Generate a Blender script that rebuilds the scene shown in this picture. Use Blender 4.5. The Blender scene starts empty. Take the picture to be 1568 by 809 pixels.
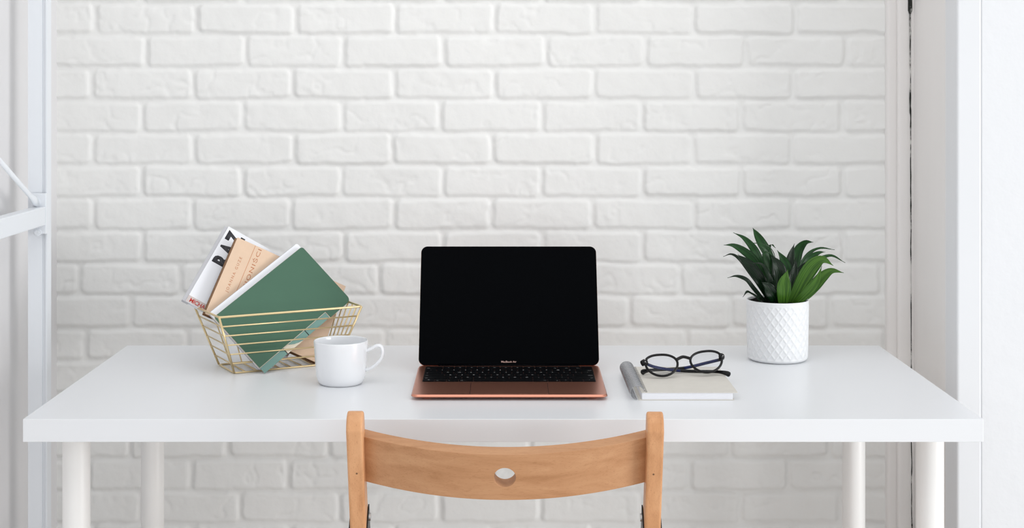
import bpy, bmesh, math, random
import numpy as np
from mathutils import Vector, Matrix, noise

random.seed(7)
C = bpy.context.scene.collection
# ---------------------------------------------------------------- camera maths
F, CX, CY, CH = 2267.0, 770.5, 123.0, 1.224     # focal length (px), horizon point, eye height
def at(px, py, D):
    """World point seen at that pixel when it stands D metres in front of the camera plane."""
    return Vector(((px - CX) / F * D, D, CH - (py - CY) / F * D))

# ---------------------------------------------------------------- materials
def srgb(*c):
    return tuple(((v / 255) / 12.92 if v / 255 <= .04045 else ((v / 255 + .055) / 1.055) ** 2.4) for v in c) + (1,)
def mat(name, color, rough=.5, metal=0, spec=.5, bump=0, bscale=60, vary=0, vscale=8, coat=0, stretch=None):
    m = bpy.data.materials.new(name); m.use_nodes = True
    nt = m.node_tree; p = nt.nodes['Principled BSDF']
    p.inputs['Base Color'].default_value = color
    p.inputs['Roughness'].default_value = rough
    p.inputs['Metallic'].default_value = metal
    p.inputs['Specular IOR Level'].default_value = spec
    p.inputs['Coat Weight'].default_value = coat
    tc = nt.nodes.new('ShaderNodeTexCoord'); mp = nt.nodes.new('ShaderNodeMapping')
    nt.links.new(tc.outputs['Object'], mp.inputs['Vector'])
    if stretch: mp.inputs['Scale'].default_value = stretch
    n = nt.nodes.new('ShaderNodeTexNoise'); n.inputs['Scale'].default_value = vscale; n.inputs['Detail'].default_value = 5
    nt.links.new(mp.outputs['Vector'], n.inputs['Vector'])
    r = nt.nodes.new('ShaderNodeValToRGB')
    r.color_ramp.elements[0].position = .3; r.color_ramp.elements[1].position = .7
    lo = tuple(c * (1 - vary) for c in color[:3]) + (1,)
    r.color_ramp.elements[0].color = lo; r.color_ramp.elements[1].color = color
    nt.links.new(n.outputs['Fac'], r.inputs['Fac']); nt.links.new(r.outputs['Color'], p.inputs['Base Color'])
    if bump:
        n2 = nt.nodes.new('ShaderNodeTexNoise'); n2.inputs['Scale'].default_value = bscale; n2.inputs['Detail'].default_value = 6
        nt.links.new(mp.outputs['Vector'], n2.inputs['Vector'])
        b = nt.nodes.new('ShaderNodeBump'); b.inputs['Strength'].default_value = bump; b.inputs['Distance'].default_value = .002
        nt.links.new(n2.outputs['Fac'], b.inputs['Height']); nt.links.new(b.outputs['Normal'], p.inputs['Normal'])
    return m
M = {}
M['brick'] = mat('painted_brick', srgb(234, 234, 232), .55, bump=.25, bscale=90, vary=.03, vscale=5)
M['plaster'] = mat('white_plaster', srgb(226, 228, 231), .6, bump=.5, bscale=45, vary=.02)
M['paint'] = mat('white_gloss_paint', srgb(225, 227, 230), .4, bump=.08, bscale=40, vary=.015)
M['grey_paint'] = mat('side_wall_paint', srgb(226, 225, 226), .6, bump=.1, bscale=30, vary=.02)
M['casing'] = mat('timber_casing_paint', srgb(235, 232, 230), .5, bump=.4, bscale=26, vary=.03, stretch=(1, 1, .25))
M['floor'] = mat('pale_floor', srgb(236, 233, 230), .45, vary=.12, vscale=6, stretch=(1, .15, 1))
M['desk'] = mat('white_laminate', srgb(231, 233, 236), .30, spec=.5, vary=.006)
M['leg_metal'] = mat('white_powder_coat', srgb(243, 242, 240), .38, vary=.006)
M['shelf_metal'] = mat('white_lacquered_steel', srgb(230, 234, 239), .35, vary=.008)
M['dark_metal'] = mat('blackened_steel', srgb(30, 27, 28), .35, metal=.6)
M['steel'] = mat('bright_steel', srgb(200, 198, 196), .25, metal=1)
M['gold'] = mat('brass_wire', srgb(230, 208, 162), .30, metal=.85, spec=.6, vary=.06, vscale=40)
M['mug'] = mat('white_glazed_ceramic', srgb(234, 236, 239), .12, spec=.5, coat=.3)
M['pot'] = mat('white_matt_ceramic', srgb(230, 232, 234), .45, vary=.01)
M['soil'] = mat('dark_soil', srgb(16, 11, 8), 1, spec=.05, bump=1, bscale=120, vary=.5, vscale=90)
M['rose'] = mat('rose_gold_aluminium', srgb(208, 144, 122), .30, metal=.95, vary=.01)
M['rose_edge'] = M['rose']
M['screen'] = mat('black_display_glass', srgb(3, 4, 6), .3, spec=.02)
M['key'] = mat('black_key_plastic', srgb(7, 8, 11), .55, spec=.05)
M['well'] = mat('keyboard_well_dark', srgb(38, 22, 20), .5, metal=.3, spec=.2)
M['legend'] = mat('key_legend_print', srgb(190, 190, 190), .6)
M['rose_text'] = mat('rose_lettering', srgb(205, 170, 160), .5)
M['green'] = mat('green_notebook_cover', srgb(70, 107, 87), .45, spec=.35, bump=.08, bscale=200, vary=.05, vscale=10)
M['teal'] = mat('teal_divider_card', srgb(118, 156, 148), .6, vary=.05, vscale=20)
M['cream'] = mat('cream_card', srgb(228, 220, 202), .6, vary=.03)
M['paper'] = mat('white_paper', srgb(240, 241, 244), .7, vary=.02, vscale=200)
M['page_edges'] = mat('page_edges', srgb(238, 239, 244), .8, bump=.6, bscale=300, vary=.03, vscale=400, stretch=(.02, .02, 1))
M['kraft'] = mat('kraft_cover', srgb(226, 197, 170), .6, bump=.1, bscale=160, vary=.05, vscale=40)
M['brown'] = mat('brown_page_edge', srgb(132, 98, 68), .7, vary=.25, vscale=120)
M['copper_print'] = mat('copper_print', srgb(196, 128, 88), .5)
M['black_print'] = mat('black_print', srgb(40, 40, 46), .5)
M['red_print'] = mat('red_print', srgb(196, 44, 30), .5)
M['white_cover'] = mat('white_book_cover', srgb(238, 240, 245), .4, vary=.01)
M['grey_spine'] = mat('grey_spine', srgb(186, 186, 190), .5)
M['pink_grey'] = mat('pink_grey_band', srgb(206, 194, 190), .5)
M['linen'] = mat('grey_beige_board', srgb(214, 210, 202), .7, bump=.15, bscale=200, vary=.04, vscale=60)
M['chrome'] = mat('silver_wire', srgb(168, 169, 172), .25, metal=1)
M['frame_black'] = mat('black_acetate', srgb(7, 7, 10), .25, spec=.3)
M['frame_blue'] = mat('navy_acetate', srgb(20, 32, 80), .3, spec=.25)
def wood(name, stretch, k=1.0):
    m = mat(name, srgb(222, 168, 122), .42, spec=.35)
    nt = m.node_tree; r = [n for n in nt.nodes if n.type == 'VALTORGB'][0]
    n = [n for n in nt.nodes if n.type == 'TEX_NOISE'][0]
    mp = [n for n in nt.nodes if n.type == 'MAPPING'][0]
    mp.inputs['Scale'].default_value = stretch
    n.inputs['Scale'].default_value = 5; n.inputs['Detail'].default_value = 8; n.inputs['Roughness'].default_value = .62; n.inputs['Distortion'].default_value = .6
    e = r.color_ramp.elements
    e[0].position = .28; e[0].color = srgb(186 * k, 133 * k, 90 * k); e[1].position = .66; e[1].color = srgb(214 * k, 163 * k, 120 * k)
    x = e.new(.48); x.color = srgb(204 * k, 151 * k, 108 * k)
    # short dark rays of beech
    n3 = nt.nodes.new('ShaderNodeTexNoise'); n3.inputs['Scale'].default_value = 110; n3.inputs['Detail'].default_value = 2
    nt.links.new(mp.outputs['Vector'], n3.inputs['Vector'])
    r3 = nt.nodes.new('ShaderNodeValToRGB'); r3.color_ramp.elements[0].position = .30; r3.color_ramp.elements[1].position = .42
    r3.color_ramp.elements[0].color = (.78, .70, .62, 1); r3.color_ramp.elements[1].color = (1, 1, 1, 1)
    nt.links.new(n3.outputs['Fac'], r3.inputs['Fac'])
    mx = nt.nodes.new('ShaderNodeMix'); mx.data_type = 'RGBA'; mx.blend_type = 'MULTIPLY'; mx.inputs[0].default_value = .6
    nt.links.new(r.outputs['Color'], mx.inputs[6]); nt.links.new(r3.outputs['Color'], mx.inputs[7])
    nt.links.new(mx.outputs[2], nt.nodes['Principled BSDF'].inputs['Base Color'])
    return m
M['wood_h'] = wood('beech_across', (1, 9, 9), .94)
M['wood_v'] = wood('beech_along', (9, 9, 1), 1.04)
def lens_mat():
    m = bpy.data.materials.new('clear_lens'); m.use_nodes = True; nt = m.node_tree; nt.nodes.clear()
    o = nt.nodes.new('ShaderNodeOutputMaterial'); mx = nt.nodes.new('ShaderNodeMixShader')
    t = nt.nodes.new('ShaderNodeBsdfTransparent'); g = nt.nodes.new('ShaderNodeBsdfGlossy'); f = nt.nodes.new('ShaderNodeFresnel')
    g.inputs['Roughness'].default_value = .02; t.inputs['Color'].default_value = (.97, .975, .985, 1); f.inputs['IOR'].default_value = 1.3
    nt.links.new(f.outputs[0], mx.inputs[0]); nt.links.new(t.outputs[0], mx.inputs[1]); nt.links.new(g.outputs[0], mx.inputs[2]); nt.links.new(mx.outputs[0], o.inputs[0])
    return m
M['lens'] = lens_mat()
def leaf_mat(name, dark, light, rough=.28):
    m = bpy.data.materials.new(name); m.use_nodes = True; nt = m.node_tree; p = nt.nodes['Principled BSDF']
    uv = nt.nodes.new('ShaderNodeUVMap'); mp = nt.nodes.new('ShaderNodeMapping'); mp.inputs['Scale'].default_value = (9, .7, 1)
    n = nt.nodes.new('ShaderNodeTexNoise'); n.inputs['Scale'].default_value = 1.6; n.inputs['Detail'].default_value = 3
    r = nt.nodes.new('ShaderNodeValToRGB'); r.color_ramp.elements[0].position = .36; r.color_ramp.elements[1].position = .68
    r.color_ramp.elements[0].color = dark; r.color_ramp.elements[1].color = light
    nt.links.new(uv.outputs[0], mp.inputs[0]); nt.links.new(mp.outputs[0], n.inputs['Vector']); nt.links.new(n.outputs['Fac'], r.inputs['Fac'])
    nt.links.new(r.outputs['Color'], p.inputs['Base Color'])
    b = nt.nodes.new('ShaderNodeBump'); b.inputs['Strength'].default_value = .5; b.inputs['Distance'].default_value = .0015
    nt.links.new(n.outputs['Fac'], b.inputs['Height']); nt.links.new(b.outputs['Normal'], p.inputs['Normal'])
    p.inputs['Roughness'].default_value = rough; p.inputs['Specular IOR Level'].default_value = .28
    return m
M['leaf_bright'] = leaf_mat('leaf_bright_green', srgb(34, 72, 20), srgb(86, 128, 44), .34)
M['leaf_mid'] = leaf_mat('leaf_mid_green', srgb(12, 42, 17), srgb(38, 86, 36), .24)
M['leaf_dark'] = leaf_mat('leaf_dark_green', srgb(5, 17, 8), srgb(16, 44, 19), .22)

# ---------------------------------------------------------------- mesh helpers
def link(name, me, m=None, parent=None, smooth=False, bevel=0, seg=2, angle=40):
    o = bpy.data.objects.new(name, me); C.objects.link(o)
    if m: me.materials.append(m)
    if parent: o.parent = parent
    if smooth:
        me.polygons.foreach_set('use_smooth', [True] * len(me.polygons))
    if bevel:
        b = o.modifiers.new('edge', 'BEVEL'); b.width = bevel; b.segments = seg; b.limit_method = 'ANGLE'; b.angle_limit = math.radians(angle)
    return o
def mesh(name, V, Fc):
    me = bpy.data.meshes.new(name); me.from_pydata([tuple(v) for v in V], [], Fc); me.update(); return me
class MB:
    def __init__(s): s.v = []; s.f = []
    def add(s, V, Fc):
        o = len(s.v); s.v += [Vector(v) for v in V]; s.f += [tuple(i + o for i in f) for f in Fc]; return s
    def box(s, x0, x1, y0, y1, z0, z1):
        V = [(x, y, z) for z in (z0, z1) for y in (y0, y1) for x in (x0, x1)]
        return s.add(V, [(0, 2, 3, 1), (4, 5, 7, 6), (0, 1, 5, 4), (2, 6, 7, 3), (0, 4, 6, 2), (1, 3, 7, 5)])
    def prism(s, P, n):
        """P: planar outline (list of Vector), n: extrusion vector."""
        k = len(P); V = [Vector(p) for p in P] + [Vector(p) + Vector(n) for p in P]
        return s.add(V, [tuple(range(k))[::-1], tuple(range(k, 2 * k))] + [(i, (i + 1) % k, k + (i + 1) % k, k + i) for i in range(k)])
    def cyl(s, p, q, r, n=24, r2=None):
        return s.tube([p, q], r, n, radii=[r, r2 if r2 is not None else r])
    def tube(s, P, r, n=10, closed=False, radii=None, sec=None):
        """sec: optional (width, height) half sizes of an elliptical section; frames are carried along the path."""
        P = [Vector(p) for p in P]; k = len(P); T = []
        for i in range(k):
            a = P[(i - 1) % k] if (closed or i > 0) else P[i]; b = P[(i + 1) % k] if (closed or i < k - 1) else P[i]
            T.append((b - a).normalized())
        u = T[0].orthogonal().normalized() if sec is None else sec[2].normalized()
        V = []
        for i in range(k):
            u = (u - T[i] * u.dot(T[i])).normalized(); w = T[i].cross(u)
            ra = radii[i] if radii else r
            ax, ay = (ra, ra) if sec is None else (sec[0] * (ra / r if r else 1), sec[1] * (ra / r if r else 1))
            for j in range(n):
                t = 2 * math.pi * j / n; V.append(P[i] + u * math.cos(t) * ax + w * math.sin(t) * ay)
        Fc = []
        for i in range(k if closed else k - 1):
            a = i * n; b = ((i + 1) % k) * n
            for j in range(n): Fc.append((a + j, a + (j + 1) % n, b + (j + 1) % n, b + j))
        if not closed: Fc += [tuple(range(n))[::-1], tuple(range((k - 1) * n, k * n))]
        return s.add(V, Fc)
    def build(s, name, m, parent=None, **k): return link(name, mesh(name, s.v, s.f), m, parent, **k)
def lathe(prof, n=64):
    V = []; Fc = []
    for r, z in prof:
        for j in range(n):
            t = 2 * math.pi * j / n; V.append((r * math.cos(t), r * math.sin(t), z))
    for i in range(len(prof) - 1):
        for j in range(n): Fc.append((i * n + j, i * n + (j + 1) % n, (i + 1) * n + (j + 1) % n, (i + 1) * n + j))
    return V, Fc
def rrect(w, h, r, n=6, x=0, y=0):
    P = []
    for cx, cy, a in ((x + w - r, y + h - r, 0), (x + r, y + h - r, 90), (x + r, y + r, 180), (x + w - r, y + r, 270)):
        for i in range(n + 1):
            t = math.radians(a + 90 * i / n); P.append(Vector((cx + r * math.cos(t), cy + r * math.sin(t), 0)))
    return P
def spline(P, n):
    """Catmull-Rom through the points, n samples in all."""
    P = [Vector(p) for p in P]; Q = [P[0] * 2 - P[1]] + P + [P[-1] * 2 - P[-2]]; out = []
    for i in range(n):
        t = i / (n - 1) * (len(P) - 1); k = min(int(t), len(P) - 2); t -= k
        a, b, c, d = Q[k:k + 4]
        out.append(.5 * ((2 * b) + (c - a) * t + (2 * a - 5 * b + 4 * c - d) * t * t + (3 * b - a - 3 * c + d) * t ** 3))
    return out
_dg = None
def text_mesh(s, w=None, h=None, bold=0, extrude=.0002, spacing=1):
    """Letter mesh in the xy plane, lower left at the origin, scaled to the box w x h."""
    cu = bpy.data.curves.new('lettering', 'FONT'); cu.body = s; cu.size = 1; cu.extrude = 0; cu.offset = bold; cu.space_character = spacing
    cu.resolution_u = 3
    o = bpy.data.objects.new('lettering', cu); C.objects.link(o)
    me = bpy.data.meshes.new_from_object(o.evaluated_get(bpy.context.evaluated_depsgraph_get()))
    bpy.data.objects.remove(o); bpy.data.curves.remove(cu)
    V = np.array([v.co[:] for v in me.vertices]); lo = V.min(0); sz = V.max(0) - lo
    sx = (w / sz[0]) if w else None; sy = (h / sz[1]) if h else None
    sx = sx or sy; sy = sy or sx
    for v in me.vertices:
        v.co.x = (v.co.x - lo[0]) * sx; v.co.y = (v.co.y - lo[1]) * sy; v.co.z = 0
    bm = bmesh.new(); bm.from_mesh(me)
    r = bmesh.ops.extrude_face_region(bm, geom=bm.faces[:])
    bmesh.ops.translate(bm, vec=(0, 0, extrude), verts=[g for g in r['geom'] if isinstance(g, bmesh.types.BMVert)])
    bm.to_mesh(me); bm.free(); me.materials.clear(); me.name = 'lettering'
    return me
def xform(me, mtx): me.transform(mtx); return me
def thing(name, label, cat, loc=(0, 0, 0), rz=0, group=None, mtx=None):
    o = bpy.data.objects.new(name, None); C.objects.link(o); o.empty_display_size = .05
    if mtx is not None: o.matrix_world = mtx
    else: o.location = loc; o.rotation_euler = (0, 0, rz)
    o['label'] = label; o['category'] = cat
    if group: o['group'] = group
    return o
def struct(o): o['kind'] = 'structure'; return o

# ================================================================ THE ROOM
DW = 2.90                 # brick wall
XL, XR = -.873, .7467     # its ends
TOP = 2.6
def make_brick_wall():
    step = .0032
    nx = int((XR - XL) / step) + 1; nz = int(TOP / step) + 1
    X = np.linspace(XL, XR, nx); Z = np.linspace(0, TOP, nz)
    gx, gz = np.meshgrid(X, Z)
    px = gx * F / DW + CX; py = CY + (CH - gz) * F / DW
    rng = np.random.RandomState(3)
    def vnoise(x, y, seed):
        r = np.random.RandomState(seed); G = r.rand(512, 512)
        xi = np.floor(x).astype(int); yi = np.floor(y).astype(int); fx = x - xi; fy = y - yi
        fx = fx * fx * (3 - 2 * fx); fy = fy * fy * (3 - 2 * fy)
        g = lambda a, b: G[np.mod(a, 512), np.mod(b, 512)]
        return (g(xi, yi) * (1 - fx) + g(xi + 1, yi) * fx) * (1 - fy) + (g(xi, yi + 1) * (1 - fx) + g(xi + 1, yi + 1) * fx) * fy
    def fbm(x, y, s, seed, oct=4):
        v = 0; a = .5
        for i in range(oct): v = v + a * (vnoise(x * s * 2 ** i, y * s * 2 ** i, seed + i) - .5); a *= .5
        return v
    wx = px + 5 * fbm(px, py, 1 / 34, 11, 3); wy = py + 4 * fbm(px, py, 1 / 40, 21, 3)
    PITCH, LEN = 49.85, 153.2
    k = np.floor((wy - 4) / PITCH).astype(int)
    yc = 4 + (k + .5) * PITCH
    off = {0: 145, 1: 222, 2: 142, 3: 217, 4: 142, 5: 217, 6: 141, 7: 218, 8: 121, 9: 200, 10: 132, 11: 211, 12: 140, 13: 197, 14: 137, 15: 215}
    lut_k = np.arange(k.min(), k.max() + 1)
    offs = np.array([off.get(int(q), 142 if q % 2 == 0 else 218) for q in lut_k], float)
    o = offs[k - k.min()]
    j = np.floor((wx - o) / LEN + 4).astype(int)
    jit = (rng.rand(lut_k.size, 40) - .5) * 5
    kk = k - k.min(); x0 = o + (j - 4) * LEN + jit[kk, np.clip(j, 0, 39)]; x1 = o + (j - 3) * LEN + jit[kk, np.clip(j + 1, 0, 39)]
    xc = (x0 + x1) / 2; hw = (x1 - x0) / 2 - 4.0
    hh = PITCH / 2 - 3.0 + (rng.rand(lut_k.size, 40) - .5)[kk, np.clip(j, 0, 39)] * 1.6
    tilt = (rng.rand(lut_k.size, 40) - .5)[kk, np.clip(j, 0, 39)]
    r = 7
    qx = np.abs(wx - xc) - hw + r; qy = np.abs(wy - yc - tilt * 3 * (wx - xc) / 76) - hh + r
    d = np.hypot(np.maximum(qx, 0), np.maximum(qy, 0)) + np.minimum(np.maximum(qx, qy), 0) - r
    d = d + 3.2 * fbm(px, py, 1 / 9, 31, 2) + 3.5 * fbm(px, py, 1 / 30, 33, 2)
    t = np.clip((2.4 - d) / 5.5, 0, 1); t = t * t * (3 - 2 * t)
    rnd = rng.rand(lut_k.size, 40)[kk, np.clip(j, 0, 39)]
    h = t * (.0050 + .0022 * (rnd - .5))
    rough = fbm(px + rnd * 999, py, 1 / 26, 41, 4)
    chip = np.clip(np.abs(fbm(px + rnd * 777, py + rnd * 333, 1 / 30, 51, 3)) * 12, 0, 1)    # winding chip ridges
    mask = np.clip((vnoise(px / 38 + rnd * 50, py / 22, 61) - .42) * 3.2, 0, 1)
    h = h + t * (.0030 * rough - .0016 * (1 - chip) * mask)
    h = h + (1 - t) * .0016 * fbm(px, py, 1 / 14, 71, 3)
    Y = DW - h
    V = np.stack([gx, Y, gz], -1).reshape(-1, 3)
    idx = np.arange(nx * nz).reshape(nz, nx)
    q = np.stack([idx[:-1, :-1], idx[:-1, 1:], idx[1:, 1:], idx[1:, :-1]], -1).reshape(-1, 4)
    me = bpy.data.meshes.new('wall_back')
    me.vertices.add(len(V)); me.vertices.foreach_set('co', V.astype(np.float32).ravel())
    me.loops.add(q.size); me.loops.foreach_set('vertex_index', q.ravel().astype(np.int32))
    me.polygons.add(len(q)); me.polygons.foreach_set('loop_start', np.arange(0, q.size, 4, dtype=np.int32))
    me.polygons.foreach_set('use_smooth', np.ones(len(q), bool))
    me.update(); me.validate()
    return struct(link('wall_back', me, M['brick']))
make_brick_wall()
struct(MB().box(-3.0, 3.0, -1.2, 3.2, -.05, 0).build('floor', M['floor']))
struct(MB().box(-1.05, XL, .55, 3.05, 0, TOP).build('wall_left', M['grey_paint']))
# the pillar beside the desk: rough plaster with a smoother timber board at its corner
PX = .797
def plaster_pillar():
    b = MB().box(PX + .0433, 2.2, 2.6012, 3.05, 0, TOP)
    return struct(b.build('wall_right', M['plaster'], bevel=.002))
plaster_pillar()
struct(MB().box(PX, PX + .0435, 2.600, 2.672, 0, TOP).build('trim_1', M['paint'], bevel=.004, seg=3))
struct(MB().box(PX + .0012, PX + .0445, 2.6735, 3.05, 0, TOP).build('trim_2', M['casing'], bevel=.0015))
# two narrow painted timber strips between the bricks and the pillar
def wobbly_strip(name, x0, x1, y0, y1, r, amp, seed, m):
    n = 90; prof = []
    for i in range(9):
        t = i / 8; x = x0 + (x1 - x0) * t
        e = min(t, 1 - t) * 2
        prof.append((x, y0 + r * (1 - math.sqrt(max(0, 1 - (1 - min(1, e * 1.6)) ** 2)))))
    V = []; Fc = []
    for i in range(n + 1):
        z = TOP * i / n
        for j, (x, y) in enumerate(prof):
            w = noise.noise(Vector((x * 20, z * 9, seed))) * amp
            V.append((x + w * .5 * (0 < j < 8), y + w, z))
        V.append((x1, y1, z)); V.append((x0, y1, z))
    k = len(prof) + 2
    for i in range(n):
        for j in range(k): Fc.append((i * k + j, i * k + (j + 1) % k, (i + 1) * k + (j + 1) % k, (i + 1) * k + j))
    Fc += [tuple(range(k))[::-1], tuple(range(n * k, n * k + k))]
    return struct(link(name, mesh(name, V, Fc), m, smooth=True))
wobbly_strip('trim_3', XR + .0008, XR + .0225, 2.884, 3.04, .004, .0014, 2.2, M['casing'])
wobbly_strip('trim_4', XR + .0205, XR + .0478, 2.879, 3.04, .003, .0008, 7.7, M['casing'])
def crack_mat():
    m = mat('crack_shade_and_fill', srgb(40, 42, 38), .9); nt = m.node_tree
    r = [n for n in nt.nodes if n.type == 'VALTORGB'][0]; n = [n for n in nt.nodes if n.type == 'TEX_NOISE'][0]
    n.inputs['Scale'].default_value = 14; n.inputs['Detail'].default_value = 6; n.inputs['Roughness'].default_value = .7
    e = r.color_ramp.elements
    e[0].position = .50; e[0].color = srgb(34, 36, 33); e[1].position = .60; e[1].color = srgb(205, 203, 200)
    return m
# the open joint: the gap's shade coloured dark on a ragged strip, pale fill patches
def crack():
    n = 260; V = []; Fc = []
    for i in range(n + 1):
        z = .35 + 2.1 * i / n; c = XR + .0474 - .0030 * (z - .35); y = 2.8765
        w = .0006 + .0012 * abs(noise.noise(Vector((0, 0, z * 40)))) + .0010 * abs(noise.noise(Vector((4, 0, z * 130))))
        if z < .74: w *= .7
        if z > 1.355: w += .003
        o = .0009 * noise.noise(Vector((9, 0, z * 24)))
        V += [(c + o - w, y, z), (c + o + w, y, z), (c + o + w, y + .1, z), (c + o - w, y + .1, z)]
    for i in range(n):
        for j in range(4): Fc.append((i * 4 + j, i * 4 + (j + 1) % 4, i * 4 + 4 + (j + 1) % 4, i * 4 + 4 + j))
    Fc += [(3, 2, 1, 0), tuple(range(n * 4, n * 4 + 4))]
    return struct(link('trim_5', mesh('trim_5', V, Fc), crack_mat()))
crack()
struct(MB().box(XR + .0440, PX + .0015, 2.8780, 3.04, 0, TOP).build('trim_6', M['casing']))

# ================================================================ SHELVING FRAME ON THE LEFT
t = thing('shelving_frame', 'white steel shelving upright with slotted crossbar and diagonal brace by the side wall', 'shelving', (-.8178, 2.6, 0))
def L(o, v): return Vector(v) - o.location
def local(mb, o):
    for v in mb.v: v -= o.location
    return mb
up = MB()
up.prism([Vector(p) for p in ((-.8345, 2.600, 0), (-.8100, 2.600, 0), (-.8095, 2.602, 0), (-.8035, 2.602, 0), (-.8030, 2.598, 0), (-.8005, 2.598, 0), (-.8005, 2.622, 0), (-.8345, 2.622, 0))], (0, 0, 2.3))
local(up, t).build('upright', M['shelf_metal'], t)
local(MB().prism([Vector(p) for p in ((-.8345, 1.70, 0), (-.8005, 1.70, 0), (-.8005, 1.722, 0), (-.8345, 1.722, 0))], (0, 0, 2.3)), t).build('upright', M['shelf_metal'], t, bevel=.001)
br = MB().box(-.822, -.8000, 1.722, 2.588, .9705, 1.0030)
local(br, t).build('crossbar', M['shelf_metal'], t, bevel=.0015)
pl = MB().box(-.826, -.7995, 2.589, 2.5975, .955, 1.026)
local(pl, t).build('mounting_plate', M['shelf_metal'], t, bevel=.001)
for px, py in ((54.5, 311), (57, 356)):
    c = at(px, py, 2.586)
    bo = MB().cyl(c + Vector((0, .004, 0)), c, .0068, 20); bo.cyl(c, c - Vector((0, .004, 0)), .0048, 6)
    local(bo, t).build('bolt', M['shelf_metal'], t, bevel=.0006)
a = at(55, 310, 2.576); b_ = at(-330, -150, 1.75)
b_.x = a.x
dirv = (at(0, 248, at(0, 0, 1).y * 2.395) - a); dirv.x = 0; dirv.normalize()
bb = MB().tube([a + dirv * -.008, a + dirv * .012, a + dirv * .03, a + dirv * .95], .0055, 12, radii=[.0075, .0082, .0052, .0052], sec=(.0055, .003, Vector((0, .7, .7)).cross(dirv).cross(dirv)))
local(bb, t).build('brace', M['shelf_metal'], t, smooth=True)

# ================================================================ DESK
TZ = .73
desk = thing('desk', 'long white rectangular desk with thick top and round white legs against the brick wall', 'desk', (0, 2.457, 0))
local(MB().box(-.7, .7, 2.157, 2.757, TZ - .0335, TZ), desk).build('tabletop', M['desk'], desk, bevel=.0008)
for sx in (-1, 1):
    for y, x in ((2.243, .6465), (2.69, .637)):
        c = Vector((sx * x, y, 0))
        lg = MB().cyl(c + Vector((0, 0, .006)), c + Vector((0, 0, TZ - .036)), .0205, 40)
        l = local(lg, desk).build('leg', M['leg_metal'], desk, smooth=True, bevel=.001)
        local(MB().cyl(c, c + Vector((0, 0, .008)), .019, 32), desk).build('foot_pad', M['dark_metal'], l)
        local(MB().box(c.x - .042, c.x + .042, c.y - .042, c.y + .042, TZ - .0385, TZ - .0337), desk).build('mounting_plate', M['leg_metal'], l, bevel=.002)

# ================================================================ FOLDING CHAIR
ch = thing('folding_chair', 'light beech wooden folding chair with curved back slat drawn up to the desk', 'chair', (.0025, 2.06, 0), math.radians(-.6))
LEAN = math.radians(18.4); su, cu_ = math.sin(LEAN), math.cos(LEAN)
HT = .7600
def back_pt(x, s, d):
    """x across, s metres down along the post from its top, d towards the camera (square to the post)."""
    return Vector((x, -.010 + su * s - cu_ * d, HT - cu_ * s - su * d))
def post(sx):
    x0, x1 = (.1965, .2195)
    prof = [(.0, .030), (.0, .027)]     # (s, d): outline of the side view
    P = [(.018, .017), (.016, .0165), (.006, .010), (.001, .004), (-.001, -.004), (-.001, -.010), (.004, -.0155), (.012, -.017), (.86, -.017), (.86, .017)]
    mb = MB(); a = [back_pt(sx * x0, s, d) for s, d in P]
    return mb.prism(a, Vector((sx * (x1 - x0), 0, 0)))
for sx in (-1, 1):
    mb = post(sx)
    mb.build('back_post', M['wood_v'], ch, bevel=.0035, seg=3, angle=28)
# slat with a round finger hole, bowed towards the camera
def slat():
    N = 160; R = 14; w = .1975; h = .0360; sc = .0603; hr = .0150
    def outer(i):
        a = 2 * math.pi * i / N; c, s_ = math.cos(a), math.sin(a)
        k = min(w / abs(c) if abs(c) > 1e-6 else 9, h / abs(s_) if abs(s_) > 1e-6 else 9)
        return c * k, s_ * k
    # outline sampled evenly by arc so the long sides get their share
    per = []
    for (xa, ya, xb, yb, n) in ((w, -h, w, h, 12), (w, h, -w, h, 68), (-w, h, -w, -h, 12), (-w, -h, w, -h, 68)):
        for i in range(n): per.append((xa + (xb - xa) * i / n, ya + (yb - ya) * i / n))
    V = []; Fc = []
    T = .0200
    for face in (0, 1):
        for r in range(R + 1):
            for (ox, oy) in per:
                ang = math.atan2(oy, ox * .35); hx, hy = hr * math.cos(ang), hr * math.sin(ang)
                t = (r / R) ** 1.4
                V.append(((hx + (ox - hx) * t), (hy + (oy - hy) * t), face * T))
    n = len(per)
    for face in (0, 1):
        o = face * (R + 1) * n
        for r in range(R):
            for j in range(n):
                q = (o + r * n + j, o + r * n + (j + 1) % n, o + (r + 1) * n + (j + 1) % n, o + (r + 1) * n + j)
                Fc.append(q[::-1] if face else q)
    for r, flip in ((0, 0), (R, 1)):
        for j in range(n):
            q = (r * n + j, r * n + (j + 1) % n, (R + 1) * n + r * n + (j + 1) % n, (R + 1) * n + r * n + j)
            Fc.append(q if flip else q[::-1])
    out = []
    for x, y, z in V:
        bow = .0445 * (1 - (x / w) ** 2)
        out.append(back_pt(x, sc + .0118 - y, -.002 + bow - T + z))
    o = link('back_slat', mesh('back_slat', out, Fc), M['wood_h'], ch, bevel=.0035, seg=3, angle=50)
    return o
slat()
def P3(x, y, z): return Vector((x, y, z))
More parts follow.
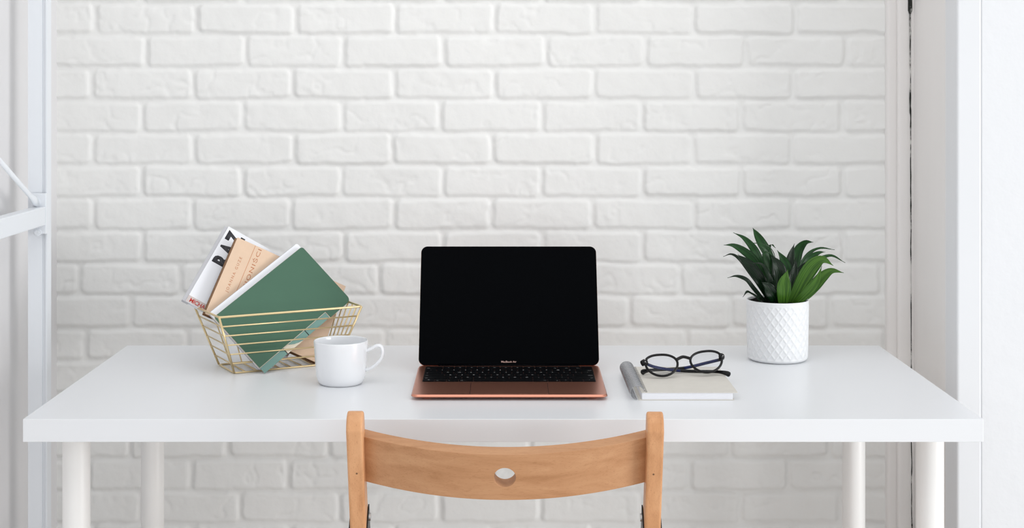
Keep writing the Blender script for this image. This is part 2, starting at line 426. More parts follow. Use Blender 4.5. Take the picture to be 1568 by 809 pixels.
for sx in (-1, 1):
    # dark steel hinge saddle that wraps the post, bright plate inside
    s0 = .1785
    sd = MB()
    xi, xo = .1965, .2195
    sd.prism([back_pt(sx * (xo + .0002), s, d) for s, d in ((s0 - .014, -.014), (s0 - .010, .000), (s0, .0185), (s0 + .07, .0185), (s0 + .07, -.018), (s0 - .012, -.018))], Vector((sx * .0018, 0, 0)))
    sd.prism([back_pt(sx * (xi - .002), s, d) for s, d in ((s0 - .022, -.014), (s0 - .014, .000), (s0, .0185), (s0 + .07, .0185), (s0 + .07, -.018), (s0 - .022, -.018))], Vector((sx * .0018, 0, 0)))
    a_ = [back_pt(sx * (xi - .002), s0, .0185), back_pt(sx * (xo + .002), s0, .0185), back_pt(sx * (xo + .002), s0 + .07, .0185), back_pt(sx * (xi - .002), s0 + .07, .0185)]
    nrm = (back_pt(0, 0, 1) - back_pt(0, 0, 0)) * .0018
    sd.prism(a_, nrm)
    sd.build('hinge_bracket', M['dark_metal'], ch)
    MB().cyl(back_pt(sx * .2065, .083, .0165), back_pt(sx * .2065, .083, .01725), .0014, 12).build('screw_plug', M['brown'], ch)
    rp = MB().cyl(back_pt(sx * (xi - .0045), s0 - .008, -.008), back_pt(sx * (xi - .0018), s0 - .008, -.008), .0055, 16)
    rp.build('rivet', M['steel'], ch)
    # front leg pair: from under the seat down and back to the floor behind the sitter
    lg = MB(); A = Vector((sx * .183, .33, .435)); B = Vector((sx * .183, -.10, .0))
    dn = Vector((0, .017, -.017))
    lg.prism([A + dn, A - dn, B + Vector((0, -.022, 0)), B + Vector((0, .022, 0))], Vector((sx * .02, 0, 0)))
    lg.build('leg', M['wood_v'], ch, bevel=.002)
for i in range(7):
    y = .02 + i * .049
    MB().box(-.176, .176, y, y + .041, .437, .452).build('seat_slat', M['wood_h'], ch, bevel=.003)
for sx in (-1, 1):
    MB().box(sx * .178 - .008, sx * .178 + .008, .0, .36, .4105, .4365).build('seat_rail', M['wood_h'], ch, bevel=.002)
MB().cyl((-.205, .2255, .16), (.205, .2255, .16), .008, 16).build('stretcher', M['wood_h'], ch, smooth=True)

# ================================================================ LAPTOP
lap = thing('laptop', 'open rose gold laptop with black screen at the middle of the white desk', 'laptop', (.0095, 2.281, TZ))
W = .3041; DP = .207
def slab(outline_fn, zs):
    """stack of outlines: list of (inset, z) -> closed solid"""
    V = []; Fc = []; k = None
    for ins, zf in zs:
        P = outline_fn(ins); k = len(P)
        V += [Vector((p.x, p.y, zf(p.y) if callable(zf) else zf)) for p in P]
    for i in range(len(zs) - 1):
        for j in range(k): Fc.append((i * k + j, i * k + (j + 1) % k, (i + 1) * k + (j + 1) % k, (i + 1) * k + j))
    Fc += [tuple(range(k))[::-1], tuple(range((len(zs) - 1) * k, len(zs) * k))]
    return V, Fc
ztop = lambda y: .0088 + .0062 * (y / DP)
def base_out(ins): return [p + Vector((-W / 2, 0, 0)) for p in rrect(W - 2 * ins, DP - 2 * ins, .011 - min(ins, .008), 8, ins, ins)]
mb = MB(); mb.add(*slab(base_out, [(.016, lambda y: .0022), (.006, lambda y: .0030 ), (.0015, lambda y: ztop(y) - .0040 - .003 * y / DP), (0, lambda y: ztop(y) - .0034), (.0003, lambda y: ztop(y) - .0026), (.0022, lambda y: ztop(y) - .0001), (.0025, ztop)]))
base = mb.build('base', M['rose'], lap, bevel=0)
tilt = math.atan2(.0062, DP)
def topbox(x0, x1, y0, y1, z0, z1, r=.0015, n=3):
    P = rrect(x1 - x0, y1 - y0, r, n, x0, y0)
    V = [Vector((p.x, p.y, ztop(p.y) + z0)) for p in P] + [Vector((p.x, p.y, ztop(p.y) + z1)) for p in P]; k = len(P)
    return V, [tuple(range(k))[::-1], tuple(range(k, 2 * k))] + [(i, (i + 1) % k, k + (i + 1) % k, k + i) for i in range(k)]
KX = .1385; KY0, KY1 = .0875, .1925
mb = MB(); mb.add(*topbox(-KX - .0006, KX + .0006, KY0 - .0006, KY1 + .0006, -.0012, .00012, .002)); mb.build('keyboard_well', M['well'], lap)
mb = MB(); mb.add(*topbox(-.0612, .0612, .0048, .0807, -.001, .00008, .0025)); mb.build('trackpad_seam', M['well'], lap)
mb = MB(); mb.add(*topbox(-.0605, .0605, .0055, .0800, -.001, .0002, .002)); mb.build('trackpad', M['rose'], lap, bevel=.00015)
for sx in (-1, 1):
    mb = MB(); mb.add(*lathe([(.0, -.0), (.0085, 0), (.011, .0012), (.0115, .0032), (0, .0032)], 24))
    for v in mb.v: v += Vector((sx * (W / 2 - .0235), .0225, 0))
    mb.build('foot', M['rose'], lap, smooth=True)
    mb = MB(); mb.add(*lathe([(.0, -.0), (.0085, 0), (.011, .0012), (.0115, .0032), (0, .0032)], 24))
    for v in mb.v: v += Vector((sx * (W / 2 - .0235), DP - .022, 0))
    mb.build('foot', M['rose'], lap, smooth=True)
U = 2 * KX / 14.5; RH = (KY1 - KY0) / 6
rows = [
    [('esc', 1.5)] + [('F%d' % i, 1) for i in range(1, 13)] + [('', 1)],
    [(c, 1) for c in '`1234567890-='] + [('delete', 1.5)],
    [('tab', 1.5)] + [(c, 1) for c in 'QWERTYUIOP[]'] + [('\\', 1)],
    [('caps', 1.75)] + [(c, 1) for c in "ASDFGHJKL;'"] + [('return', 1.75)],
    [('shift', 2.25)] + [(c, 1) for c in 'ZXCVBNM,./'] + [('shift', 2.25)],
    [('fn', 1), ('ctrl', 1), ('alt', 1), ('cmd', 1.25), ('', 5), ('cmd', 1.25), ('alt', 1), ('<', 1), ('^', 1), ('>', 1)],
]
cache = {}
def add_key(x0, x1, y0, y1, txt):
    mb = MB(); g = .00085; mb.add(*topbox(x0 + g, x1 - g, y0 + g, y1 - g, .0001, .0011, .0012, 2))
    k = mb.build('key', M['key'], lap)
    if txt:
        wide = len(txt) > 2
        hgt = .0016 if wide else .0030
        if txt[0] == 'F': hgt = .0018
        me = text_mesh(txt, None, hgt if txt not in "-=,.;'`^<>" else .0016, extrude=.00004)
        V = np.array([v.co[:] for v in me.vertices]); wd = V[:, 0].max()
        cx = (x0 + x1) / 2 - wd / 2 if not wide else (x0 + .003 if x0 < 0 else x1 - .003 - wd)
        cy = (y0 + y1) / 2 - hgt / 2 if not wide else y0 + .0035
        xform(me, Matrix.Translation((cx, cy, ztop(cy) + .00112)) @ Matrix.Rotation(tilt, 4, 'X'))
        link('key_legend', me, M['legend'], k)
for r, row in enumerate(rows):
    x = -KX; y1 = KY1 - r * RH; y0 = y1 - RH
    for txt, wd in row:
        if txt == '^':
            add_key(x, x + U, (y0 + y1) / 2, y1, ''); add_key(x, x + U, y0, (y0 + y1) / 2, '')
        else:
            add_key(x, x + wd * U, y0, y1, txt)
        x += wd * U
# hinge bar and lid
HY = .2035; LH = .2095; LA = math.atan2(.088, .190)
lidM = Matrix.Translation((0, HY, .0150)) @ Matrix.Rotation(math.pi / 2 - LA, 4, 'X')     # local x across, y up the lid, z towards camera
hb = MB().cyl((-.118, HY + .001, .0135), (.118, HY + .001, .0135), .0045, 16); hb.build('hinge', M['screen'], lap, smooth=True)
def lid_out(ins, w=W - .0006, h=LH, r=.0112): return [p + Vector((-w / 2, 0, 0)) for p in rrect(w - 2 * ins, h - 2 * ins, r - ins, 8, ins, ins)]
mb = MB(); mb.add(*slab(lid_out, [(.0022, -.0045), (.0008, -.0038), (0, -.0026), (0, -.0004), (.0003, 0)]))
lid = mb.build('lid', M['rose'], lap); lid.data.transform(lidM)
mb = MB(); mb.add(*slab(lambda ins: lid_out(ins + .0006), [(-.0004, .00005), (-.0004, .0006), (0, .0009)]))
sc_ = mb.build('screen', M['screen'], lap); sc_.data.transform(lidM)
me = text_mesh('MacBook Air', .0255, .0031, bold=.01, extrude=.00005); xform(me, lidM @ Matrix.Translation((-.0128, .0046, .00095)))
link('screen_lettering', me, M['rose_text'], sc_)

# ================================================================ COFFEE MUG
mg = thing('coffee_mug', 'white ceramic mug with thin loop handle beside the wire basket', 'mug', at(522, 0, 2.412).xy.to_3d() + Vector((0, 0, TZ)), 0)
prof = [(0, .0035), (.029, .0035), (.0305, .0008), (.0325, 0), (.0342, .0012), (.0372, .0048), (.0392, .0098), (.0404, .018), (.0415, .030), (.0428, .050), (.0441, .0688), (.0439, .0702), (.0432, .0706), (.0425, .0700), (.0421, .068), (.0405, .048), (.0388, .020), (.0370, .010), (.030, .0065), (0, .006)]
prof2 = [prof[0]]
V, Fc = lathe(prof, 96); MB().add(V, Fc).build('mug_body', M['mug'], mg, smooth=True)
hp = [(.0405, .0535), (.049, .0570), (.0590, .0622), (.0665, .0605), (.0690, .0520), (.0665, .0420), (.0580, .0320), (.0490, .0255), (.0405, .0225)]
th = math.radians(-4)
path = spline([Vector((x * math.cos(th), x * math.sin(th), z)) for x, z in hp], 40)
MB().tube(path, .0045, 14, sec=(.0026, .0046, Vector((0, 0, 1)).cross(Vector((0, 1, 0))))).build('handle', M['mug'], mg, smooth=True)

# ================================================================ WIRE BASKET
BA = Vector((.8814651, .47224918, 0)); BB = Vector((-.47224918, .8814651, 0))
org = BA * .742 + BB * 2.3786
bk = thing('wire_basket', 'gold wire basket holding books and a green notebook, at the left of the desk', 'basket', (org.x, org.y, TZ))
BH = .100
def bp(a, b, h):
    """a, b in 0..1 across the flared box, h height"""
    t = h / BH; a0 = .7767 - .0350 * t; a1 = .961 + .035 * t; b0 = 2.4075 - .0289 * t; b1 = 2.4913 + .0290 * t
    p = BA * (a0 + (a1 - a0) * a) + BB * (b0 + (b1 - b0) * b); return Vector((p.x - org.x, p.y - org.y, h + .0016))
def ring(h, r=.006, n=5):
    P = []
    cs = [bp(0, 0, h), bp(1, 0, h), bp(1, 1, h), bp(0, 1, h)]
    for i in range(4):
        p = cs[i]; a = (cs[i - 1] - p).normalized() * r; b = (cs[(i + 1) % 4] - p).normalized() * r
        for j in range(n + 1):
            t = j / n; P.append((p + a) * (1 - t) ** 2 + p * 2 * t * (1 - t) + (p + b) * t * t)
    return P
MB().tube(ring(BH), .0019, 10, closed=True).build('rim', M['gold'], bk, smooth=True)
MB().tube(ring(0), .0015, 10, closed=True).build('bottom_rim', M['gold'], bk, smooth=True)
for a, b in ((0, 0), (1, 0), (0, 1), (1, 1)):
    MB().tube([bp(a, b, 0), bp(a, b, BH)], .0019, 10).build('corner_wire', M['gold'], bk, smooth=True)
for lv in range(1, 6):
    h = BH * lv / 6
    p, q, r_ = bp(0, 1, h), bp(0, 0, h), bp(1, 0, h)
    P = [p] + [(q + (p - q).normalized() * .005) * (1 - t) ** 2 + q * 2 * t * (1 - t) + (q + (r_ - q).normalized() * .005) * t * t for t in (0, .25, .5, .75, 1)] + [r_]
    MB().tube(P, .0013, 8).build('wire', M['gold'], bk, smooth=True)
for i in range(1, 7):
    b = i / 7
    MB().tube([bp(1, b, 0), bp(1, b, BH)], .0013, 8).build('wire', M['gold'], bk, smooth=True)
for i in range(1, 9):
    a = i / 9
    MB().tube([bp(a, 0, 0), bp(a, 1, 0), bp(a, 1, BH)], .0012, 8).build('wire', M['gold'], bk, smooth=True)

# ---------------------------------------------------------------- books in the basket
def plane_mtx(b0, lean, qx, qy, deg, w, h):
    l = math.radians(lean); up_ = Vector((0, 0, 1)) * math.cos(l) + BB * math.sin(l); O = BB * b0 + Vector((0, 0, TZ))
    c, s = math.cos(math.radians(deg)), math.sin(math.radians(deg))
    u = BA * c + up_ * s; v = BA * -s + up_ * c; n = u.cross(v)
    o = O + BA * qx + up_ * qy - u * w / 2 - v * h / 2
    m = Matrix.Identity(4)
    for i in range(3): m[i][0], m[i][1], m[i][2], m[i][3] = u[i], v[i], n[i], o[i]
    return m
def plate(P, z0, z1): return MB().prism([Vector((p.x, p.y, z0)) for p in P], Vector((0, 0, z1 - z0)))
def cutpoly(P): return [Vector((x, y, 0)) for x, y in P]
# green notebook
w, h = .2158, .129
g = thing('notebook', 'green notebook with teal divider tabs standing on its corner in the wire basket', 'notebook', mtx=plane_mtx(2.378, 30, .8751, .1150, 33.646, w, h))
def arc(cx, cy, r, a0, a1, n=6): return [(cx + r * math.cos(math.radians(a0 + (a1 - a0) * i / n)), cy + r * math.sin(math.radians(a0 + (a1 - a0) * i / n))) for i in range(n + 1)]
NX, NY = .163, .0135
cov = [(0, NY), (NX, NY), (NX, 0)] + arc(w - .009, .009, .009, -90, 0) + arc(w - .005, h - .005, .005, 0, 90) + arc(.005, h - .005, .005, 90, 180)
plate(cutpoly(cov), -.0012, 0).build('front_cover', M['green'], g, bevel=.0002)
rim_ = plate(cutpoly([(.0006, NY - .0010), (NX - .0009, NY - .0010), (NX - .0009, .0006), (NX, 0), (w - .009, -.0008)] + arc(w - .009, .009, .0098, -90, 0) + [(w + .0008, h - .005)] + arc(w - .005, h - .005, .0055, 0, 90) + arc(.005, h - .005, .0055, 90, 180) + [(-.0005, NY)]), -.0022, -.0013)
rim_.build('cover_lining', M['cream'], g)
plate(rrect(w - .006, h - .006, .006, 5, .0035, .0035), -.0072, -.0024).build('page_block', M['page_edges'], g)
plate(cutpoly([(.001, .0008)] + [(.055, .0008), (.055, NY + .01), (.001, NY + .01)]), -.0023, -.0015 - .0007).build('divider_tab', M['teal'], g)
tabs = [[(.001, .0010), (.0555, .0010), (.0555, NY - .0012), (.001, NY - .0012)],
        [(.068, NY - .0012), (.072, .0095), (.078, .0060), (.086, .0030), (.096, .0012), (.1085, .0010), (.1085, NY - .0012)],
        [(.1100, .0010), (NX - .0014, .0010), (NX - .0014, NY - .0012), (.1100, NY - .0012)]]
for P in tabs: plate(cutpoly(P), -.0024, -.0016).build('divider_tab', M['teal'], g)
for x in (.0562, .1092): plate(cutpoly([(x - .0006, .001), (x + .0006, .001), (x + .0006, NY - .0012), (x - .0006, NY - .0012)]), -.0024, -.0015).build('tab_edge', M['well'], g)
plate(cutpoly([(.0572, .0008), (.1075, .0008), (.1075, NY - .0012), (.0572, NY - .0012)]), -.0026, -.0023).build('index_card', M['cream'], g)
plate(rrect(w - .006, h - .006, .006, 5, .004, .004), -.0085, -.0074).build('back_cover', M['linen'], g)
# white notebook behind it
w2, h2 = .2178, .1300
g2 = thing('notebook', 'thin white notebook showing one edge just behind the green notebook', 'notebook', mtx=plane_mtx(2.3905, 30, .8722, .1205, 33.646, w2, h2))
plate(rrect(w2 - .002, h2, .004, 5, 0, 0), -.0010, 0).build('front_cover', M['white_cover'], g2, bevel=.0003)
plate(rrect(w2 - .004, h2 - .001, .004, 5, .001, 0), -.0042, -.0011).build('page_block', M['page_edges'], g2)
plate(rrect(w2 - .002, h2 + .0012, .004, 5, 0, 0), -.0054, -.0043).build('back_cover', M['grey_spine'], g2, bevel=.0003)
# kraft coloured art book
w3, h3 = .2125, .1594
g3 = thing('book', 'pale peach art book with copper lettering leaning between white book and green notebook', 'book', mtx=plane_mtx(2.405, 30, .8745, .1275, -30.073, w3, h3))
plate(rrect(w3, h3, .001, 2), -.0010, 0).build('front_cover', M['kraft'], g3, bevel=.0003)
plate(rrect(w3 + .001, h3 - .004, .001, 2, -.0024, .002), -.0085, -.0011).build('page_block', M['brown'], g3)
plate(rrect(w3, h3, .001, 2, -.0030, 0), -.0096, -.0086).build('back_cover', M['brown'], g3)
plate(cutpoly([(.0345, .02), (.0353, .02), (.0353, h3 - .0006), (.0345, h3 - .0006)]), .00003, .00012).build('printed_line', M['copper_print'], g3)
RV = Matrix.Rotation(math.pi / 2, 4, 'Z')
me = text_mesh('JOANNA GUZE', .073, .0064, extrude=.00006, bold=.002, spacing=1.5); xform(me, Matrix.Translation((.0232, .0530, .00004)) @ RV); link('author_lettering', me, M['copper_print'], g3)
me = text_mesh('IMPRESJONIŚCI', .1340, .0112, extrude=.00006, bold=.002, spacing=1.2); xform(me, Matrix.Translation((.0505, .0215, .00004)) @ RV); link('title_lettering', me, M['copper_print'], g3)
# white paperback at the back
w4, h4 = .2010, .1673
g4 = thing('book', 'white paperback with bold black and red lettering rising at the back of the basket', 'book', mtx=plane_mtx(2.432, 30, .8503, .1420, -35.829, w4, h4))
plate(rrect(w4, h4, .0008, 2), -.0010, 0).build('front_cover', M['white_cover'], g4, bevel=.0003)
plate(rrect(w4 - .004, h4 - .003, .0008, 2, -.0005, .0015), -.0070, -.0011).build('page_block', M['page_edges'], g4)
plate(rrect(.012, h4 - .001, .0008, 2, -.0062, -.001), -.0085, -.0005 - .0006).build('spine', M['grey_spine'], g4, bevel=.0008)
plate(rrect(w4 - .006, h4, .0008, 2, .006, 0), -.0083, -.0071).build('back_cover', M['white_cover'], g4)
plate(rrect(w4, .0125, .0004, 2, 0, .0004), .00002, .00008).build('title_band', M['pink_grey'], g4)
me = text_mesh('MICHAEL', .0385, .0080, extrude=.00006, bold=.015, spacing=.92); xform(me, Matrix.Translation((.0055, .0020, .0001))); link('author_lettering', me, M['red_print'], g4)
for i, c in enumerate('RAZ'):
    me = text_mesh(c, .0225, .0330, bold=.055, extrude=.00006)
    xform(me, Matrix.Translation((.0375, .0905 + i * .0245, .00004)) @ RV); link('title_letter', me, M['black_print'], g4)
for x, y, ww in ((.0470, .1570, .009), (.0590, .1562, .009), (.0830, .1590, .008)):
    plate(cutpoly([(x, y - .012), (x + ww, y - .012), (x + ww, y), (x, y)]), .00003, .0001).build('title_letter', M['black_print'], g4)

# ================================================================ SPIRAL NOTEBOOK
NB = Vector((.2150, 2.283, TZ)); nw, nd, nt_ = .1480, .2060, .0125
sn = thing('spiral_notebook', 'spiral bound notebook with plain grey beige cover lying on the desk beside the laptop', 'notebook', NB)
plate(rrect(nw - .0005, nd, .002, 3, -.006, 0), 0, .0012).build('back_cover', M['linen'], sn, bevel=.0002)
plate(rrect(nw - .0075, nd - .0015, .001, 2, -.001, .001), .0013, .0112).build('page_block', M['page_edges'], sn)
plate(rrect(nw + .001, nd, .002, 3, -.002, 0), .0113, .0123).build('front_cover', M['linen'], sn, bevel=.0002)
n = 24
for i in range(n):
    y = .0045 + (nd - .010) * i / (n - 1)
    for dy in (-.0011, .0011):
        P = []
        for k in range(22):
            a = math.radians(28 - 296 * k / 21)
            P.append(Vector((-.0075 + .0118 * math.cos(-a + math.radians(0)), y + dy, .0112 + .0108 * math.sin(-a + math.radians(0)) )))
        P = []
        for k in range(24):
            a = math.radians(-52 + 0) + math.radians(-255) * (k / 23) + math.radians(320)
            P.append(Vector((-.0078 + .0112 * math.cos(a), y + dy, .0114 + .0104 * math.sin(a))))
        if dy < 0: ca = P
        else: cb = P
    MB().tube(ca + cb[::-1], .00058, 6).build('binding_ring', M['chrome'], sn, smooth=True)
holes = MB()
for i in range(n):
    y = .0045 + (nd - .010) * i / (n - 1)
    holes.box(.0046, .0078, y - .0019, y + .0019, .01232, .01240)
holes.build('punched_holes', M['dark_metal'], sn); 

# ================================================================ EYEGLASSES
Lc = at(1013.5, 560.6, 2.397); Rc = at(1081.5, 555.2, 2.414); mid = (Lc + Rc) / 2
eg = thing('eyeglasses', 'black framed eyeglasses with folded navy temples resting on the spiral notebook', 'eyeglasses', mid)
gu = (Rc - Lc).normalized(); gl = math.radians(27)
gv = (Vector((0, 0, 1)) * math.cos(gl) + Vector((0, 1, 0)) * math.sin(gl)); gv = (gv - gu * gv.dot(gu)).normalized(); gn = gu.cross(gv)
sep = (Rc - Lc).length / 2
def G(x, y, z=0): return gu * x + gv * y + gn * z
def lens_path(s, k=1.0, n=56):
    P = []
    for i in range(n):
        a = 2 * math.pi * i / n; c, s_ = math.cos(a), math.sin(a)
        x = .0268 * c * (1 + .08 * s_); y = (.0168 if s_ > 0 else .0182) * s_
        x += .0022 * max(0, c) * max(0, s_) * 2; x -= .0008 * max(0, -c) * max(0, s_)
        y += .0022 * max(0, c) * max(0, s_)
        P.append(Vector((s * (sep + x * k), y * k, 0)))
    return P
fr = MB()
for s in (-1, 1):
    P = [G(p.x, p.y) for p in lens_path(s)]
    fr.tube(P, .0016, 10, closed=True, sec=(.0018, .0020, gn))
    e = [G(s * (sep + .0235), .0075), G(s * (sep + .0275), .0070), G(s * (sep + .0305), .0062, -.0015), G(s * (sep + .0318), .0058, -.0045)]
    fr.tube(e, .003, 8, sec=(.0028, .0050, gn))
fr.tube(spline([G(-sep + .0245, .0060), G(-.0055, .0092), G(0, .0105), G(.0055, .0092), G(sep - .0245, .0060)], 14), .002, 8, sec=(.0022, .0026, gn))
for s in (-1, 1):
    fr.tube([G(s * (sep - .0225), -.0075, -.001), G(s * (sep - .0205), -.0105, -.003), G(s * (sep - .0165), -.0130, -.003)], .0018, 8)
fr.build('frame', M['frame_black'], eg, smooth=True)
for s in (-1, 1):
    P = [G(p.x, p.y) for p in lens_path(s, .985)]
    if s < 0: P = P[::-1]
    MB().prism([p - gn * .0006 for p in P], gn * .0011).build('lens', M['lens'], eg)
    r_ = MB(); 
    for dy in (.0015, .0055): r_.cyl(G(s * (sep + .0285), .0045 + dy, .0040), G(s * (sep + .0285), .0045 + dy, .0050), .0008, 10)
    r_.build('hinge_pin', M['steel'], eg)
def temple(pts, w0=.0022):
    P = [at(x, y, D) - mid for x, y, D in pts]; P = spline(P, 28)
    rad = [.0026 + (.0016 * min(1, max(0, (i - 19) / 5))) for i in range(28)]; rad[-1] = .0026
    b = MB().tube(P, .0026, 10, radii=rad, sec=(.0026, .0012, Vector((0, .25, 1))))
    return b
tA = temple([(987.5, 558, 2.408), (1005, 564.5, 2.424), (1035, 569, 2.434), (1070, 570.5, 2.432), (1097, 571, 2.420), (1111, 573, 2.411), (1118, 576.2, 2.406)]).build('temple', M['frame_black'], eg, smooth=True)
tB = temple([(1106.5, 551.5, 2.427), (1080, 558, 2.445), (1050, 565, 2.446), (1020, 567.5, 2.440), (1000, 568.5, 2.430), (988, 570.0, 2.421), (982, 573.0, 2.415)]).build('temple', M['frame_black'], eg, smooth=True)
def inner(pts):
    P = spline([at(x, y, D) - mid for x, y, D in pts], 16)
    return MB().tube(P, .0019, 8, sec=(.0022, .0006, Vector((0, .25, 1))))
inner([(992, 560.0, 2.4110), (1005, 564.5, 2.4222), (1035, 569, 2.4322), (1042, 569.4, 2.4322)]).build('temple_inlay', M['frame_blue'], tA, smooth=True)
inner([(1102, 552.6, 2.4300), (1080, 558, 2.4432), (1060, 562.7, 2.4455), (1048, 565.2, 2.444)]).build('temple_inlay', M['frame_blue'], tB, smooth=True)

eg.location.z += .0016      # the tips of the temples rest on the cover

# ================================================================ POTTED PLANT
PD = 2.618; pc = at(1190.5, 467, PD); pc.z = TZ
pp = thing('potted_plant', 'green leafy dracaena in a round white pot with a diamond relief pattern', 'potted plant', pc)
def pot():
    R0 = .0522; Hh = .1055; NA, NZ = 288, 90; V = []; Fc = []
    for i in range(NZ + 1):
        z = .0025 + (Hh - .0025) * i / NZ; t = z / Hh; R = R0 + .0022 * t ** .7
        if z < .006: R -= .0022 * (1 - (z - .0025) / .0035) ** 2
        for j in range(NA):
            a = 2 * math.pi * j / NA
            m_ = min(1, max(0, (z - .005) / .004)) * min(1, max(0, (.1000 - z) / .003))
            k = 24; p = a * k / (2 * math.pi); q = (z - .008) / .0188
            f1 = abs(((p + q) % 1) - .5) * 2; f2 = abs(((p - q) % 1) - .5) * 2      # 1 at the lattice lines
            d = max(f1, f2)
            hgt = .0014 * max(0, (d - .58) / .42) ** 1.3 if d > .58 else 0
            V.append((( R - .0008 * m_ + hgt * m_) * math.cos(a), (R - .0008 * m_ + hgt * m_) * math.sin(a), z))
    n = NA
    for i in range(NZ):
        for j in range(n): Fc.append((i * n + j, i * n + (j + 1) % n, (i + 1) * n + (j + 1) % n, (i + 1) * n + j))
    o = (NZ + 1) * n - n
    ring_ = [(.0542, .1066), (.0532, .1070), (.0520, .1062), (.0512, .1040), (.0495, .060)]
    last = NZ * n
    for r, z in ring_:
        s0 = len(V)
        V += [(r * math.cos(2 * math.pi * j / n), r * math.sin(2 * math.pi * j / n), z) for j in range(n)]
        for j in range(n): Fc.append((last + j, last + (j + 1) % n, s0 + (j + 1) % n, s0 + j))
        last = s0
    s0 = len(V); V += [(.046 * math.cos(2 * math.pi * j / n), .046 * math.sin(2 * math.pi * j / n), 0.0) for j in range(n)]
    for j in range(n): Fc.append((s0 + j, s0 + (j + 1) % n, (j + 1) % n, j))
    Fc.append(tuple(range(s0, s0 + n))[::-1])
    return link('pot', mesh('pot', V, Fc), M['pot'], pp, smooth=True)
pot()
V, Fc = lathe([(.0, .1020), (.018, .1030), (.035, .1025), (.047, .1030), (.0513, .1030), (.0500, .090), (0, .090)], 48)
for i, v in enumerate(V):
    V[i] = (v[0], v[1], v[2] + .002 * noise.noise(Vector((v[0] * 90, v[1] * 90, 3))))
MB().add(V, Fc).build('soil', M['soil'], pp, smooth=True)
def leaf(pts, width, m, face=(0, -1, .25), fold=.22, twist=0, base=.42):
    """pts: (zoomed x, zoomed y, depth offset from the pot's axis) from base to tip; width in zoomed px (6 per photo px)"""
    P = spline([at(1100 + x / 5.995, 340 + y / 5.995, PD + d) - pc for x, y, d in pts], 26)
    W_ = width * .86 / 5.995 * PD / F; V = []; Fc = []; nc = 9; uv = []
    for i, p in enumerate(P):
        T = (P[min(i + 1, 25)] - P[max(i - 1, 0)]).normalized(); t = i / 25
        nv = Vector(face); nv = nv - T * nv.dot(T)
        if nv.length < .15: nv = Vector((0, 0, 1)) - T * T.z
        nv.normalize(); s = T.cross(nv)
        a = twist * (t - .3); s2 = s * math.cos(a) + nv * math.sin(a); n2 = nv * math.cos(a) - s * math.sin(a)
        prof_ = (base + (1 - base) * math.sin(min(1, t / .5) * math.pi / 2)) if t < .5 else max(0, math.cos((t - .5) / .5 * math.pi / 2)) ** 1.25
        ww = max(W_ / 2 * prof_, .00035)
        for j in range(nc):
            c = (j - (nc - 1) / 2) / ((nc - 1) / 2)
            wave = .0006 * math.sin(t * 17 + j) * abs(c)
            V.append(p + s2 * c * ww - n2 * (-(abs(c) ** 1.3) * ww * fold * (1 - .3 * t)) + n2 * wave); uv.append((c * .5 + .5, t))
    k = 26 * nc; V += [v - Vector(face).normalized() * -.0005 for v in V]
    uv += uv
    for i in range(25):
        for j in range(nc - 1):
            q = (i * nc + j, i * nc + j + 1, (i + 1) * nc + j + 1, (i + 1) * nc + j); Fc.append(q); Fc.append(tuple(x + k for x in q[::-1]))
    for i in range(25):
        for j in (0, nc - 1):
            q = (i * nc + j, (i + 1) * nc + j, k + (i + 1) * nc + j, k + i * nc + j); Fc.append(q if j == 0 else q[::-1])
    me = mesh('leaf', V, Fc); l = me.uv_layers.new(name='UVMap')
    for lp in me.loops: l.data[lp.index].uv = uv[lp.vertex_index]
    link('leaf', me, M[m], pp, smooth=True)
B = (560, 772)
